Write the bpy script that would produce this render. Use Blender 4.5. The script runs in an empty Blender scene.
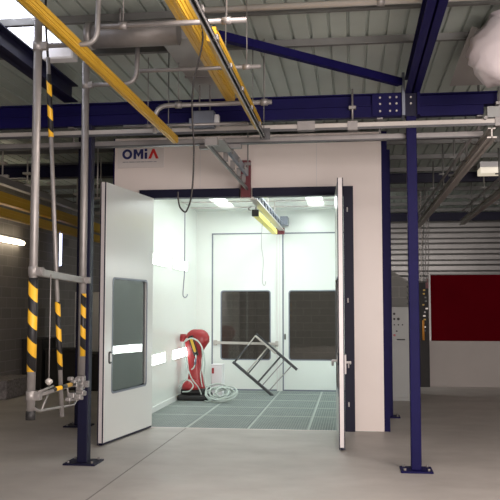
import bpy, bmesh, math, random
from mathutils import Vector, Matrix
random.seed(4)
S = bpy.context.scene
COL = S.collection
PI = math.pi

# ------------------------------------------------------------------ materials
def mat(name, col, rough=.5, metal=0., var=.12, scale=6., bump=0., spec=.5, coat=0.):
    m = bpy.data.materials.new(name); m.use_nodes = True
    nt = m.node_tree; N = nt.nodes; L = nt.links
    b = N['Principled BSDF']
    b.inputs['Roughness'].default_value = rough
    b.inputs['Metallic'].default_value = metal
    b.inputs['Specular IOR Level'].default_value = spec
    b.inputs['Coat Weight'].default_value = coat
    tc = N.new('ShaderNodeTexCoord'); nz = N.new('ShaderNodeTexNoise')
    nz.inputs['Scale'].default_value = scale; nz.inputs['Detail'].default_value = 5
    L.new(tc.outputs['Object'], nz.inputs['Vector'])
    mx = N.new('ShaderNodeMix'); mx.data_type = 'RGBA'
    c = Vector(col)
    mx.inputs['A'].default_value = (*(c*(1-var)), 1); mx.inputs['B'].default_value = (*[min(1, v) for v in c*(1+var)], 1)
    L.new(nz.outputs['Fac'], mx.inputs['Factor']); L.new(mx.outputs['Result'], b.inputs['Base Color'])
    if bump:
        bp = N.new('ShaderNodeBump'); bp.inputs['Strength'].default_value = bump; bp.inputs['Distance'].default_value = .01
        L.new(nz.outputs['Fac'], bp.inputs['Height']); L.new(bp.outputs['Normal'], b.inputs['Normal'])
    return m

def emit(name, col, strength):
    m = mat(name, (.9, .9, .9), .4)
    b = m.node_tree.nodes['Principled BSDF']
    b.inputs['Emission Color'].default_value = (*col, 1); b.inputs['Emission Strength'].default_value = strength
    return m

def glass(name, tint, reflect=.06, rough=.01):
    m = bpy.data.materials.new(name); m.use_nodes = True
    nt = m.node_tree; N = nt.nodes; L = nt.links
    N.remove(N['Principled BSDF'])
    t = N.new('ShaderNodeBsdfTransparent'); t.inputs['Color'].default_value = (*tint, 1)
    g = N.new('ShaderNodeBsdfGlossy'); g.inputs['Roughness'].default_value = rough
    fr = N.new('ShaderNodeFresnel'); fr.inputs['IOR'].default_value = 1.5
    ad = N.new('ShaderNodeMath'); ad.operation = 'ADD'; ad.inputs[1].default_value = reflect
    mx = N.new('ShaderNodeMixShader')
    L.new(fr.outputs[0], ad.inputs[0]); L.new(ad.outputs[0], mx.inputs[0])
    L.new(t.outputs[0], mx.inputs[1]); L.new(g.outputs[0], mx.inputs[2])
    L.new(mx.outputs[0], N['Material Output'].inputs[0])
    return m

def hazard(name, period=.175, slant=1.0, axis='Z'):
    m = mat(name, (.75, .42, .02), .5)
    nt = m.node_tree; N = nt.nodes; L = nt.links; b = N['Principled BSDF']
    tc = N.new('ShaderNodeTexCoord'); sx = N.new('ShaderNodeSeparateXYZ')
    L.new(tc.outputs['Object'], sx.inputs[0])
    a = N.new('ShaderNodeMath'); a.operation = 'MULTIPLY_ADD'; a.inputs[1].default_value = slant
    L.new(sx.outputs['X'], a.inputs[0]); L.new(sx.outputs[axis], a.inputs[2])
    d = N.new('ShaderNodeMath'); d.operation = 'DIVIDE'; d.inputs[1].default_value = period; L.new(a.outputs[0], d.inputs[0])
    f = N.new('ShaderNodeMath'); f.operation = 'FRACT'; L.new(d.outputs[0], f.inputs[0])
    g = N.new('ShaderNodeMath'); g.operation = 'GREATER_THAN'; g.inputs[1].default_value = .5; L.new(f.outputs[0], g.inputs[0])
    mx = N.new('ShaderNodeMix'); mx.data_type = 'RGBA'
    mx.inputs['A'].default_value = (.72, .40, .02, 1); mx.inputs['B'].default_value = (.008, .008, .01, 1)
    L.new(g.outputs[0], mx.inputs['Factor']); L.new(mx.outputs['Result'], b.inputs['Base Color'])
    return m

def blocks(name, c1, c2, mortar, axes, bw=.44, bh=.2):
    """Blockwork: Brick texture on two object axes."""
    m = mat(name, c1, .85)
    nt = m.node_tree; N = nt.nodes; L = nt.links; b = N['Principled BSDF']
    tc = N.new('ShaderNodeTexCoord'); sx = N.new('ShaderNodeSeparateXYZ'); cx = N.new('ShaderNodeCombineXYZ')
    L.new(tc.outputs['Object'], sx.inputs[0]); L.new(sx.outputs[axes[0]], cx.inputs[0]); L.new(sx.outputs[axes[1]], cx.inputs[1])
    br = N.new('ShaderNodeTexBrick'); L.new(cx.outputs[0], br.inputs['Vector'])
    br.inputs['Scale'].default_value = 1; br.inputs['Brick Width'].default_value = bw; br.inputs['Row Height'].default_value = bh
    br.inputs['Mortar Size'].default_value = .008
    br.inputs['Color1'].default_value = (*c1, 1); br.inputs['Color2'].default_value = (*c2, 1); br.inputs['Mortar'].default_value = (*mortar, 1)
    L.new(br.outputs['Color'], b.inputs['Base Color'])
    bp = N.new('ShaderNodeBump'); bp.inputs['Strength'].default_value = .5; bp.inputs['Distance'].default_value = .01
    L.new(br.outputs['Fac'], bp.inputs['Height']); bp.invert = True; L.new(bp.outputs['Normal'], b.inputs['Normal'])
    return m

def concrete():
    m = mat('concrete_floor', (.40, .365, .345), .42, 0, .10, .8)
    nt = m.node_tree; N = nt.nodes; L = nt.links; b = N['Principled BSDF']
    tc = N.new('ShaderNodeTexCoord')
    mp = N.new('ShaderNodeMapping'); mp.inputs['Scale'].default_value = (.8, 1.1, 1); L.new(tc.outputs['Object'], mp.inputs[0])
    n1 = N.new('ShaderNodeTexNoise'); n1.inputs['Scale'].default_value = 1.3; n1.inputs['Detail'].default_value = 8; n1.inputs['Roughness'].default_value = .6
    L.new(mp.outputs[0], n1.inputs['Vector'])
    r = N.new('ShaderNodeValToRGB'); e = r.color_ramp.elements
    e[0].position = .3; e[0].color = (.385, .355, .335, 1); e[1].position = .72; e[1].color = (.52, .485, .46, 1)
    L.new(n1.outputs['Fac'], r.inputs[0]); L.new(r.outputs[0], b.inputs['Base Color'])
    n2 = N.new('ShaderNodeTexNoise'); n2.inputs['Scale'].default_value = 2.2; L.new(tc.outputs['Object'], n2.inputs['Vector'])
    rr = N.new('ShaderNodeMapRange'); rr.inputs['To Min'].default_value = .38; rr.inputs['To Max'].default_value = .62
    L.new(n2.outputs['Fac'], rr.inputs[0]); L.new(rr.outputs[0], b.inputs['Roughness'])
    return m

M = dict(
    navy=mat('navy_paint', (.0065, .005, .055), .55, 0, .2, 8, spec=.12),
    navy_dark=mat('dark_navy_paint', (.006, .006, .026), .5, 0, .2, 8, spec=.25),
    yellow=mat('yellow_paint', (.56, .34, .03), .45, 0, .10, 5),
    yellow_bright=mat('bright_yellow_paint', (.85, .75, .12), .4, 0, .05, 5),
    galv=mat('galvanised_steel', (.27, .255, .25), .45, .5, .18, 14),
    alu=mat('aluminium_rail', (.47, .44, .41), .38, .3, .08, 10),
    alu_dark=mat('dark_rail', (.085, .085, .09), .4, .5, .15, 10),
    steel_blue=mat('blue_grey_steel', (.20, .22, .27), .45, .4, .2, 12),
    black=mat('black_rubber', (.012, .012, .013), .55, 0, .2, 20),
    facade=mat('cream_panel', (.84, .755, .715), .34, 0, .03, 1.5),
    white=mat('booth_white', (.80, .84, .81), .22, 0, .02, 1.2),
    doorwhite=mat('door_white', (.74, .76, .75), .25, 0, .02, 1.5),
    doorframe=mat('door_edge_profile', (.70, .66, .66), .35, .1, .04, 4),
    grate=mat('grating_steel', (.30, .35, .34), .5, .2, .15, 5),
    gratelight=mat('grating_frame_steel', (.47, .53, .50), .45, .2, .08, 5),
    joint=mat('floor_joint_filler', (.25, .23, .215), .7),
    pit=mat('pit_concrete', (.22, .26, .25), .8),
    roof=mat('roof_sheet', (.42, .47, .435), .5, .1, .10, 3),
    roofdark=mat('purlin_steel', (.15, .15, .145), .5, .3, .15, 5),
    clad=mat('back_cladding', (.22, .215, .21), .32, .6, .15, 2.5),
    red=mat('dark_red_sheet', (.11, .002, .006), .7, 0, .15, 1.5, spec=.0),
    redpaint=mat('robot_red', (.30, .018, .022), .35, 0, .12, 4),
    redbrown=mat('oxide_red_steel', (.14, .02, .03), .5, 0, .15, 8),
    offwhite=mat('off_white_sheet', (.42, .385, .365), .6, 0, .06, 2),
    plasticbag=mat('crumpled_plastic', (.52, .47, .49), .4, 0, .08, 5, bump=.8),
    film=mat('plastic_film', (.26, .25, .24), .4, 0, .1, 4),
    cabinet=mat('cabinet_grey', (.34, .35, .345), .5, 0, .05, 4),
    dark=mat('dark_clutter', (.022, .02, .02), .7, 0, .3, 6),
    hose=mat('pale_hose', (.42, .48, .45), .45, 0, .05, 10),
    cable=mat('black_cable', (.010, .008, .008), .5, 0, .1, 20),
    signwhite=mat('sign_board', (.74, .68, .66), .4, 0, .01, 4),
    signnavy=mat('sign_navy', (.012, .016, .12), .5, 0, .05, 10),
    signred=mat('sign_red', (.62, .02, .02), .5, 0, .05, 10),
    signgrey=mat('sign_grey', (.38, .36, .38), .5, 0, .05, 10),
    orange=mat('orange_conduit', (.60, .25, .03), .5),
    speckle=mat('speckled_grey', (.22, .20, .20), .85, 0, .9, 22),
    whitebox=mat('white_plastic', (.72, .72, .74), .45, 0, .03, 5),
    hazard=hazard('hazard_stripe'),
    hazard_bar=hazard('hazard_stripe_bar', .34, 0.3, 'Y'),
    blockx=blocks('block_wall_left', (.19, .175, .165), (.225, .205, .195), (.28, .26, .25), 'YZ'),
    blocky=blocks('block_wall_back', (.20, .20, .19), (.22, .218, .205), (.28, .275, .26), 'XZ'),
    glass=glass('tinted_glass', (.78, .78, .78), .15),
    darkglass=glass('rear_dark_glass', (.80, .78, .76), .0),
    lampw=emit('lamp_cool', (.93, 1., .975), 7),
    lampceil=emit('lamp_ceiling_cool', (.93, 1., .975), 1.5),
    lampwarm=emit('lamp_warm', (1., .86, .62), 9),
    lampblue=emit('lamp_bluish', (.62, .66, 1.), 5),
    lampdim=emit('lamp_dim', (1., .88, .66), .45),
    sky=emit('skylight_daylight', (.86, .88, 1.), 3),
)

# ------------------------------------------------------------------ mesh builder
class MB:
    def __init__(s): s.v = []; s.f = []; s.sm = []; s.T = None
    def _add(s, vs, fs, smooth=False):
        o = len(s.v)
        for p in vs:
            p = Vector(p)
            s.v.append(s.T @ p if s.T else p)
        for f in fs: s.f.append([i+o for i in f]); s.sm.append(smooth)
        return s
    def box(s, x0, x1, y0, y1, z0, z1):
        vs = [(x, y, z) for z in (z0, z1) for y in (y0, y1) for x in (x0, x1)]
        return s._add(vs, [(0,2,3,1), (4,5,7,6), (0,1,5,4), (2,6,7,3), (0,4,6,2), (1,3,7,5)])
    def bar(s, a, b, w, h, up=(0,0,1)):
        a = Vector(a); b = Vector(b); t = (b-a).normalized(); u = Vector(up)
        r = t.cross(u).normalized(); u = r.cross(t).normalized()
        vs = [p + r*(w/2*i) + u*(h/2*j) for p in (a, b) for j in (-1, 1) for i in (-1, 1)]
        return s._add(vs, [(0,1,3,2), (4,6,7,5), (0,4,5,1), (2,3,7,6), (0,2,6,4), (1,5,7,3)])
    def tube(s, pts, r, n=10, smooth_path=0):
        P = [Vector(p) for p in pts]
        if smooth_path:
            Q = []
            for i in range(len(P)-1):
                p0 = P[max(i-1, 0)]; p1 = P[i]; p2 = P[i+1]; p3 = P[min(i+2, len(P)-1)]
                for k in range(smooth_path):
                    t = k/smooth_path
                    Q.append(.5*((2*p1) + (p2-p0)*t + (2*p0-5*p1+4*p2-p3)*t*t + (3*p1-p0-3*p2+p3)*t**3))
            P = Q + [P[-1]]
        rs = r if isinstance(r, (list, tuple)) else [r]*len(P)
        t0 = (P[1]-P[0]).normalized()
        nrm = t0.orthogonal().normalized(); vs = []
        for i, p in enumerate(P):
            t = ((P[min(i+1, len(P)-1)]-P[max(i-1, 0)])).normalized()
            nrm = (nrm - t*nrm.dot(t)).normalized(); bn = t.cross(nrm)
            for k in range(n):
                a = 2*PI*k/n; vs.append(p + (nrm*math.cos(a)+bn*math.sin(a))*rs[i])
        fs = []
        for i in range(len(P)-1):
            for k in range(n):
                fs.append((i*n+k, i*n+(k+1) % n, (i+1)*n+(k+1) % n, (i+1)*n+k))
        s._add(vs, fs, True)
        o = len(s.v)-len(vs)
        s.f.append([o+k for k in reversed(range(n))]); s.sm.append(False)
        s.f.append([o+(len(P)-1)*n+k for k in range(n)]); s.sm.append(False)
        return s
    def pipe(s, pts, r, bend=.08, n=10):
        """Straight pipe runs with rounded elbows."""
        P = [Vector(p) for p in pts]; Q = [P[0]]
        for i in range(1, len(P)-1):
            a = (P[i-1]-P[i]).normalized(); b = (P[i+1]-P[i]).normalized()
            p0 = P[i]+a*bend; p1 = P[i]+b*bend
            for k in range(7):
                t = k/6; Q.append(p0*(1-t)**2 + P[i]*2*t*(1-t) + p1*t*t)
        Q.append(P[-1])
        return s.tube(Q, r, n)
    def loft(s, rings, smooth=True):
        """Rings of equal count, capped."""
        n = len(rings[0]); vs = [p for r in rings for p in r]; fs = []
        for i in range(len(rings)-1):
            for k in range(n): fs.append((i*n+k, i*n+(k+1) % n, (i+1)*n+(k+1) % n, (i+1)*n+k))
        s._add(vs, fs, smooth); o = len(s.v)-len(vs)
        s.f.append([o+k for k in reversed(range(n))]); s.sm.append(smooth)
        s.f.append([o+(len(rings)-1)*n+k for k in range(n)]); s.sm.append(smooth)
        return s
    def prism(s, poly, y0, y1):
        """Polygon in x,z pushed along y."""
        n = len(poly)
        vs = [(x, y0, z) for x, z in poly] + [(x, y1, z) for x, z in poly]
        return s._add(vs, [tuple(range(n)), tuple(reversed(range(n, 2*n)))] + [(i, i+n, (i+1) % n+n, (i+1) % n) for i in range(n)])
    def holed(s, ox0, ox1, oz0, oz1, ix0, ix1, iz0, iz1, rad, y0, y1, outer_round=0, seg=5):
        """Plate in x,z (thickness y0..y1) with a round-cornered opening."""
        def ring(x0, x1, z0, z1, r):
            out = []
            for cx, cz, a0 in ((x1-r, z1-r, 0), (x0+r, z1-r, 90), (x0+r, z0+r, 180), (x1-r, z0+r, 270)):
                for k in range(seg+1):
                    a = math.radians(a0+90*k/seg); out.append((cx+r*math.cos(a), cz+r*math.sin(a)))
            return out
        I = ring(ix0, ix1, iz0, iz1, rad); O = ring(ox0, ox1, oz0, oz1, max(outer_round, 1e-4)); n = len(I)
        vs = [(x, y, z) for y in (y0, y1) for ringp in (O, I) for x, z in ringp]
        fs = []
        for k in range(n):
            j = (k+1) % n
            fs += [(k, j, n+j, n+k), (2*n+k, 3*n+k, 3*n+j, 2*n+j), (k, 2*n+k, 2*n+j, j), (n+k, n+j, 3*n+j, 3*n+k)]
        return s._add(vs, fs)
    def rrect(s, x0, x1, z0, z1, r, y0, y1, seg=5):
        out = []
        for cx, cz, a0 in ((x1-r, z1-r, 0), (x0+r, z1-r, 90), (x0+r, z0+r, 180), (x1-r, z0+r, 270)):
            for k in range(seg+1):
                a = math.radians(a0+90*k/seg); out.append((cx+r*math.cos(a), cz+r*math.sin(a)))
        return s.prism(out, y0, y1)

def root_loc(o):
    while o.parent: o = o.parent
    return o.location
def make(name, mb, m, parent=None, bevel=0, origin=None):
    me = bpy.data.meshes.new(name)
    if parent: off = root_loc(parent).copy()
    elif origin is not None: off = Vector(origin)
    else:
        xs = [v.x for v in mb.v]; ys = [v.y for v in mb.v]; zs = [v.z for v in mb.v]
        off = Vector(((min(xs)+max(xs))/2, (min(ys)+max(ys))/2, min(zs)))
    me.from_pydata([v-off for v in mb.v], [], mb.f)
    me.polygons.foreach_set('use_smooth', mb.sm)
    bm = bmesh.new(); bm.from_mesh(me); bmesh.ops.recalc_face_normals(bm, faces=bm.faces); bm.to_mesh(me); bm.free()
    me.materials.append(M[m]); me.update()
    o = bpy.data.objects.new(name, me); COL.objects.link(o)
    if parent: o.parent = parent
    else: o.location = off
    if bevel:
        b = o.modifiers.new('bevel', 'BEVEL'); b.width = bevel; b.segments = 2; b.limit_method = 'ANGLE'; b.angle_limit = math.radians(50)
    return o
def thing(name, loc, label, cat, group=None):
    o = bpy.data.objects.new(name, None); COL.objects.link(o); o.location = loc; o.empty_display_size = .1
    o['label'] = label; o['category'] = cat
    if group: o['group'] = group
    return o
def tag(o, label, cat, group=None):
    o['label'] = label; o['category'] = cat
    if group: o['group'] = group
    return o
def struct(name, mb, m, **k):
    o = make(name, mb, m, **k); o['kind'] = 'structure'; return o
def B(*a): return MB().box(*a)

# ------------------------------------------------------------------ hall shell
XL, XR, YB, YF, ZR = -6.5, 5.5, 21.6, -3.0, 4.1
PX0, PX1, PY0, PY1 = -3.06, .30, 10.52, 15.38           # booth interior / grating pit
M['concrete'] = concrete()
fl = MB()
fl.box(XL, XR, YF, PY0, -.5, 0); fl.box(XL, PX0, PY0, PY1, -.5, 0); fl.box(PX1, XR, PY0, PY1, -.5, 0); fl.box(XL, XR, PY1, YB, -.5, 0)
struct('floor', fl, 'concrete', origin=(0, 0, 0))
struct('floor_pit', B(PX0, PX1, PY0, PY1, -.5, -.35), 'pit')
struct('floor_joint', B(-2.225, -2.209, 2, PY0-.03, -.002, .0015), 'joint')
struct('wall_left', B(XL-.2, XL, YF, YB, 0, ZR+.1), 'blockx', origin=(0, 0, 0))
struct('wall_back', B(XL, .95, YB, YB+.2, 0, ZR+.1), 'blocky', origin=(0, 0, 0))
struct('wall_right', B(XR, XR+.2, YF, YB, 0, ZR+.1), 'blockx', origin=(0, 0, 0))
struct('wall_front', B(XL, XR, YF-.2, YF, 0, ZR+.1), 'blocky', origin=(0, 0, 0))
# back cladding: horizontal trapezoid ribs
cl = MB(); prof = []; z = 0.
while z < ZR+.05:
    prof += [(0, z), (0, z+.11), (-.05, z+.16), (-.05, z+.24)]; z += .29
for i in range(len(prof)-1):
    (a, za), (b, zb) = prof[i], prof[i+1]
    cl._add([(.95, YB+a, za), (XR, YB+a, za), (XR, YB+b, zb), (.95, YB+b, zb)], [(0, 1, 2, 3)])
struct('wall_back_cladding', cl, 'clad')
# roof sheets: ribs along y
def sheet(x0, x1, y0, y1, period=.169):
    mb = MB(); pr = []
    k0 = math.floor(x0/period)
    for k in range(k0, math.ceil(x1/period)+1):
        for dx, dz in ((0, 0), (.139, 0), (.145, .024), (.163, .024)):
            x = k*period+dx
            if x0 < x < x1: pr.append((x, ZR+dz))
    def zat(x):
        t = x-math.floor(x/period)*period
        return ZR + (0 if t < .139 else min(.024, (t-.139)/.006*.024) if t < .163 else max(0, .024-(t-.163)/.006*.024))
    pr = [(x0, zat(x0))] + pr + [(x1, zat(x1))]
    n = len(pr)
    vs = [(x, y0, z) for x, z in pr] + [(x, y1, z) for x, z in pr] + [(x, y0, z+.012) for x, z in pr] + [(x, y1, z+.012) for x, z in pr]
    fs = []
    for i in range(n-1): fs += [(i, i+1, n+i+1, n+i), (2*n+i, 3*n+i, 3*n+i+1, 2*n+i+1)]
    return mb._add(vs, fs)
SX0, SX1, SY = -3.09, -2.70, 7.45
struct('ceiling', sheet(SX1, XR, YF, YB), 'roof')
struct('ceiling_sheet', sheet(XL, SX0, YF, YB), 'roof')
struct('ceiling_strip', sheet(SX0, SX1, SY, YB), 'roof')
struct('window_1', sheet(SX0, SX1, 2.0, SY), 'sky')
struct('ceiling_cover', sheet(SX0, SX1, YF, 2.0), 'roof')
# purlins (Z sections across the hall)
for y in (-2.5, -1.4, -.3, .8, 1.9, 3.0, 4.1, 5.2, 6.36, 7.2, 9.4, 10.6, 11.8, 13.0, 14.2, 15.4, 16.6, 17.8, 19.0, 20.2, 21.3):
    p = MB(); p.box(XL, XR, y-.004, y+.004, 4.025, 4.1); p.box(XL, XR, y-.05, y, 4.02, 4.028); p.box(XL, XR, y, y+.05, 4.092, 4.098)
    struct('ceiling_purlin', p, 'roofdark')

# ------------------------------------------------------------------ low partition at the back right
struct('wall_low', B(1.50, XR, 16.6, 16.72, 0, .93), 'offwhite', bevel=.006)
r = thing('wall_screen', (3.5, 16.66, .93), 'dark red sheet screen standing on the low white wall', 'screen')
make('red_sheet', B(1.60, XR-.02, 16.64, 16.68, .93, 2.28), 'red', r)
make('top_rail', B(1.60, XR-.02, 16.63, 16.69, 2.28, 2.30), 'roofdark', r)
make('end_post', B(1.56, 1.60, 16.63, 16.69, .93, 2.28), 'galv', r)

# ------------------------------------------------------------------ spray booth
BZ = 3.95
booth = thing('spray_booth', (-1.4, 10.6, 0), 'large white walk-in spray booth with double doors swung open', 'spray booth')
# front skin with the doorway
fp = MB()
fp.box(-3.257, -2.885, 10.54, 10.70, 0, BZ)
fp.box(.024, .40, 10.54, 10.70, 0, BZ)
fp.box(-2.885, -1.50, 10.54, 10.70, 3.20, BZ); fp.box(-1.32, .024, 10.54, 10.70, 3.20, BZ); fp.box(-1.50, -1.32, 10.56, 10.70, 3.09, BZ)
make('front_panel', fp, 'facade', booth)
for x in (-2.05, -.46):
    seam = MB(); seam.box(x-.003, x+.003, 10.536, 10.545, 3.22, BZ)
    make('panel_seam', seam, 'doorframe', booth)
make('corner_trim', B(.40, .475, 10.535, 10.70, 0, BZ), 'navy', booth)
make('corner_trim', B(-3.275, -3.257, 10.535, 10.70, 0, BZ), 'navy', booth)
fr = MB()
fr.box(-2.885, -2.79, 10.47, 10.64, 0, 3.215); fr.box(-.105, .024, 10.47, 10.64, 0, 3.215)
fr.box(-2.79, -1.50, 10.47, 10.64, 3.10, 3.215); fr.box(-1.32, -.105, 10.47, 10.64, 3.10, 3.215)
make('door_frame', fr, 'navy_dark', booth, bevel=.004)
for z in (.35, .85, 1.7, 2.9):
    hg = MB().tube([(-.055, 10.462, z-.03), (-.055, 10.462, z+.03)], .009, 10)
    make('hinge', hg, 'doorframe', booth)
# inner room
make('side_wall', B(-3.25, PX0, 10.70, PY1+.1, -.35, 3.58), 'white', booth)
make('side_wall', B(PX1, .42, 10.70, PY1+.1, -.35, 3.58), 'white', booth)
bw = MB()
bw.box(PX0, -2.745, PY1, PY1+.1, -.35, 3.58); bw.box(-.02, PX1, PY1, PY1+.1, -.35, 3.58); bw.box(-2.745, -.02, PY1, PY1+.1, 3.065, 3.58)
bw.box(-2.745, -.02, PY1, PY1+.1, -.35, .0); bw.box(-1.455, -1.345, PY1, PY1+.1, 0, 3.065)
make('rear_wall', bw, 'white', booth)
# ceiling with lamp troughs
tro = [(-2.50, -2.20), (-.80, -.50)]
cb = MB(); xs = [-3.25] + [v for t in tro for v in t] + [.42]
for i in range(0, len(xs), 2): cb.box(xs[i], xs[i+1], 11.1, 15.0, 3.52, 3.62)
cb.box(-3.25, .42, 10.70, 11.1, 3.52, 3.62); cb.box(-3.25, .42, 15.0, PY1+.1, 3.52, 3.62)
make('roof_panel', cb, 'white', booth)
rib = MB()
for y in (11.6, 12.4, 13.2, 14.0, 14.8): rib.box(PX0, PX1, y-.02, y+.02, 3.50, 3.522)
make('ceiling_rib', rib, 'doorframe', booth)
for a, b in tro:
    d = make('ceiling_lamp', B(a-.02, b+.02, 11.08, 15.02, 3.60, 3.66), 'doorframe', booth)
    make('lamp_diffuser', B(a+.01, b-.01, 11.1, 15.0, 3.575, 3.60), 'lampceil', d)
# wall lamps, two rows of two each side
for side, xw in ((1, PX0), (-1, PX1)):
    for ya, yb in (((11.74, 12.78), (13.30, 14.45)) if side > 0 else ((12.2, 13.60), (13.64, 15.1))):
        for za, zb in ((.72, .875), (2.285, 2.45)):
            f = MB(); T = Matrix.Translation((xw, 0, 0)) @ Matrix.Rotation(PI/2, 4, 'Z'); f.T = T
            # local x = world y, local y = -world x
            s0, s1 = (-.012, 0) if side > 0 else (0, .012)
            f.holed(ya-.02, yb+.02, za-.02, zb+.02, ya, yb, za, zb, .01, s0, s1)
            w = make('wall_lamp', f, 'white', booth)
            g = MB(); g.T = T
            e0, e1 = (-.006, -.0005) if side > 0 else (.0005, .006)
            g.box(ya, yb, e0, e1, za, zb)
            make('lamp_diffuser', g, 'lampw', w)
# skirting
make('skirting', B(PX0, PX0+.02, 10.75, PY1, 0, .08), 'doorwhite', booth)

# front doors
def door(hinge, free, thick_dir, name='front_door'):
    """Leaf from hinge to free edge; local x runs hinge->free, y is thickness away from the opening side, z up."""
    h = Vector((*hinge, 0)); f = Vector((*free, 0)); u = (f-h); w = u.length; u.normalize()
    n = Vector((-u.y, u.x, 0))*thick_dir
    T = Matrix(((u.x, n.x, 0, h.x), (u.y, n.y, 0, h.y), (0, 0, 1, 0), (0, 0, 0, 1)))
    z0, z1, t = .015, 3.095, .055
    wx0, wx1, wz0, wz1 = .2, 1.245, .59, 1.96
    mb = MB(); mb.T = T; mb.holed(0, w-.035, z0+.02, z1, wx0, wx1, wz0, wz1, .05, 0, t)
    d = make(name, mb, 'doorwhite', booth)
    e = MB(); e.T = T; e.box(w-.035, w, -.002, t+.002, z0+.02, z1); make('edge_profile', e, 'doorframe', d)
    e = MB(); e.T = T; e.box(w-.006, w+.006, -.006, .004, z0, z1); e.box(w-.006, w+.006, t-.004, t+.006, z0, z1)
    e.box(0, w, .008, t-.008, z0-.005, z0+.022); make('rubber_seal', e, 'navy_dark', d)
    e = MB(); e.T = T; e.rrect(wx0+.002, wx1-.002, wz0+.002, wz1-.002, .05, t*.4, t*.6); make('window_pane', e, 'glass', d)
    e = MB(); e.T = T
    e.holed(wx0-.012, wx1+.012, wz0-.012, wz1+.012, wx0+.012, wx1-.012, wz0+.012, wz1-.012, .045, -.004, .006, .055)
    e.holed(wx0-.012, wx1+.012, wz0-.012, wz1+.012, wx0+.012, wx1-.012, wz0+.012, wz1-.012, .045, t-.006, t+.004, .055)
    make('window_seal', e, 'steel_blue', d)
    e = MB(); e.T = T
    e.rrect(w-.20, w-.135, .94, 1.085, .03, -.012, 0); make('handle_plate', e, 'black', d)
    e = MB(); e.T = T; e.rrect(w-.187, w-.148, .96, 1.065, .018, -.02, -.008)
    make('handle_grip', e, 'doorwhite', d)
    return d, T, w
dL, TL, wL = door((-2.678, 10.46), (-2.890, 9.0), -1)
dR, TR, wR = door((-.218, 10.44), (-.155, 9.06), 1)
lv = MB()
lv.tube([(-.15, 9.30, .97), (-.02, 9.32, .97)], .014, 8); lv.tube([(-.03, 9.32, .97), (-.03, 9.42, .95)], .012, 8)
lv.tube([(-.15, 9.30, .99), (-.24, 9.30, .99)], .014, 8); lv.tube([(-.235, 9.30, .99), (-.235, 9.40, .93)], .014, 8)
lv.box(-.10, -.075, 9.26, 9.36, .84, 1.06)
make('lever_handle', lv, 'doorframe', dR, bevel=.004)

# rear doors
for (x0, x1, wx0, wx1, hx) in ((-2.735, -1.46, -2.56, -1.59, None), (-1.335, -.03, -1.22, -.22, -1.30)):
    mb = MB(); mb.holed(x0, x1, .02, 3.055, wx0, wx1, .60, 1.935, .05, PY1+.01, PY1+.06)
    d = make('rear_door', mb, 'white', booth)
    e = MB(); e.rrect(wx0+.003, wx1-.003, .603, 1.932, .05, PY1+.03, PY1+.04); make('window_pane', e, 'darkglass', d)
    e = MB(); e.holed(wx0-.012, wx1+.012, .588, 1.947, wx0+.01, wx1-.01, .61, 1.925, .045, PY1+.004, PY1+.012, .06); make('window_seal', e, 'steel_blue', d)
    e = MB()
    if hx is None: e.box(x0-.014, x0+.012, PY1-.004, PY1+.02, .0, 3.07)
    else: e.box(x0-.016, x0+.010, PY1-.004, PY1+.02, .0, 3.07)
    e.box(x0-.014, x1-(.30 if hx is None else 0), PY1-.004, PY1+.02, 3.052, 3.075); e.box(x0, x1, PY1-.004, PY1+.02, .0, .028)
    make('gasket', e, 'steel_blue', d)
    if hx is None:
        e = MB(); e.bar((x0+.05, PY1-.03, .925), (x1+.02, PY1-.03, .905), .03, .05)
        e.box(x0+.03, x0+.10, PY1-.04, PY1+.012, .87, .97); e.box(x1-.03, x1+.03, PY1-.04, PY1+.012, .86, .96)
        make('push_bar', e, 'alu', d, bevel=.006)
    else:
        make('handle', B(hx-.012, hx+.012, PY1-.012, PY1+.012, .99, 1.10), 'black', d, bevel=.004)
st = MB()
for x in (-1.455, -1.40): st.box(x-.006, x+.006, PY1-.006, PY1, 0, 3.06)
make('mullion_strip', st, 'doorframe', booth)

# sign
sg = thing('sign_board', (-2.88, 10.53, 3.53), 'white sign lettered OMiA in navy and red on the booth front', 'sign')
make('board', B(-3.21, -2.555, 10.515, 10.538, 3.532, 3.90), 'signwhite', sg, bevel=.003)
lt = MB(); y0, y1 = 10.509, 10.516; zb, zt = 3.655, 3.79
def ringO(cx, cz, rx, rz, k=.52, n=28):
    mb = lt; vs = []; fs = []
    for yy in (y0, y1):
        for q in (1, k):
            for i in range(n):
                a = 2*PI*i/n; vs.append((cx+rx*q*math.cos(a), yy, cz+rz*(q if q == 1 else k+.03)*math.sin(a)))
    for i in range(n):
        j = (i+1) % n
        fs += [(i, j, n+j, n+i), (2*n+i, 3*n+i, 3*n+j, 2*n+j), (i, 2*n+i, 2*n+j, j), (n+i, n+j, 3*n+j, 3*n+i)]
    mb._add(vs, fs)
ringO(-3.072, (zb+zt)/2, .070, .070)
x0 = -2.982; w = .138
lt.prism([(x0, zb), (x0, zt), (x0+.04, zt), (x0+w/2, zt-.06), (x0+w-.04, zt), (x0+w, zt), (x0+w, zb), (x0+w-.036, zb), (x0+w-.036, zt-.055), (x0+w/2, zt-.11), (x0+.036, zt-.055), (x0+.036, zb)], y0, y1)
x0 = -2.825; lt.prism([(x0, zb), (x0, zb+.088), (x0+.036, zb+.088), (x0+.036, zb)], y0, y1); lt.prism([(x0, zb+.105), (x0, zt+.005), (x0+.036, zt+.005), (x0+.036, zb+.105)], y0, y1)
make('navy_lettering', lt, 'signnavy', sg)
la = MB(); x0 = -2.775
la.prism([(x0, zb), (x0+.060, zt), (x0+.088, zt), (x0+.148, zb), (x0+.108, zb), (x0+.074, zb+.085), (x0+.040, zb)], y0, y1)
make('red_letter', la, 'signred', sg)
sm = MB(); x = -3.135
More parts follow.
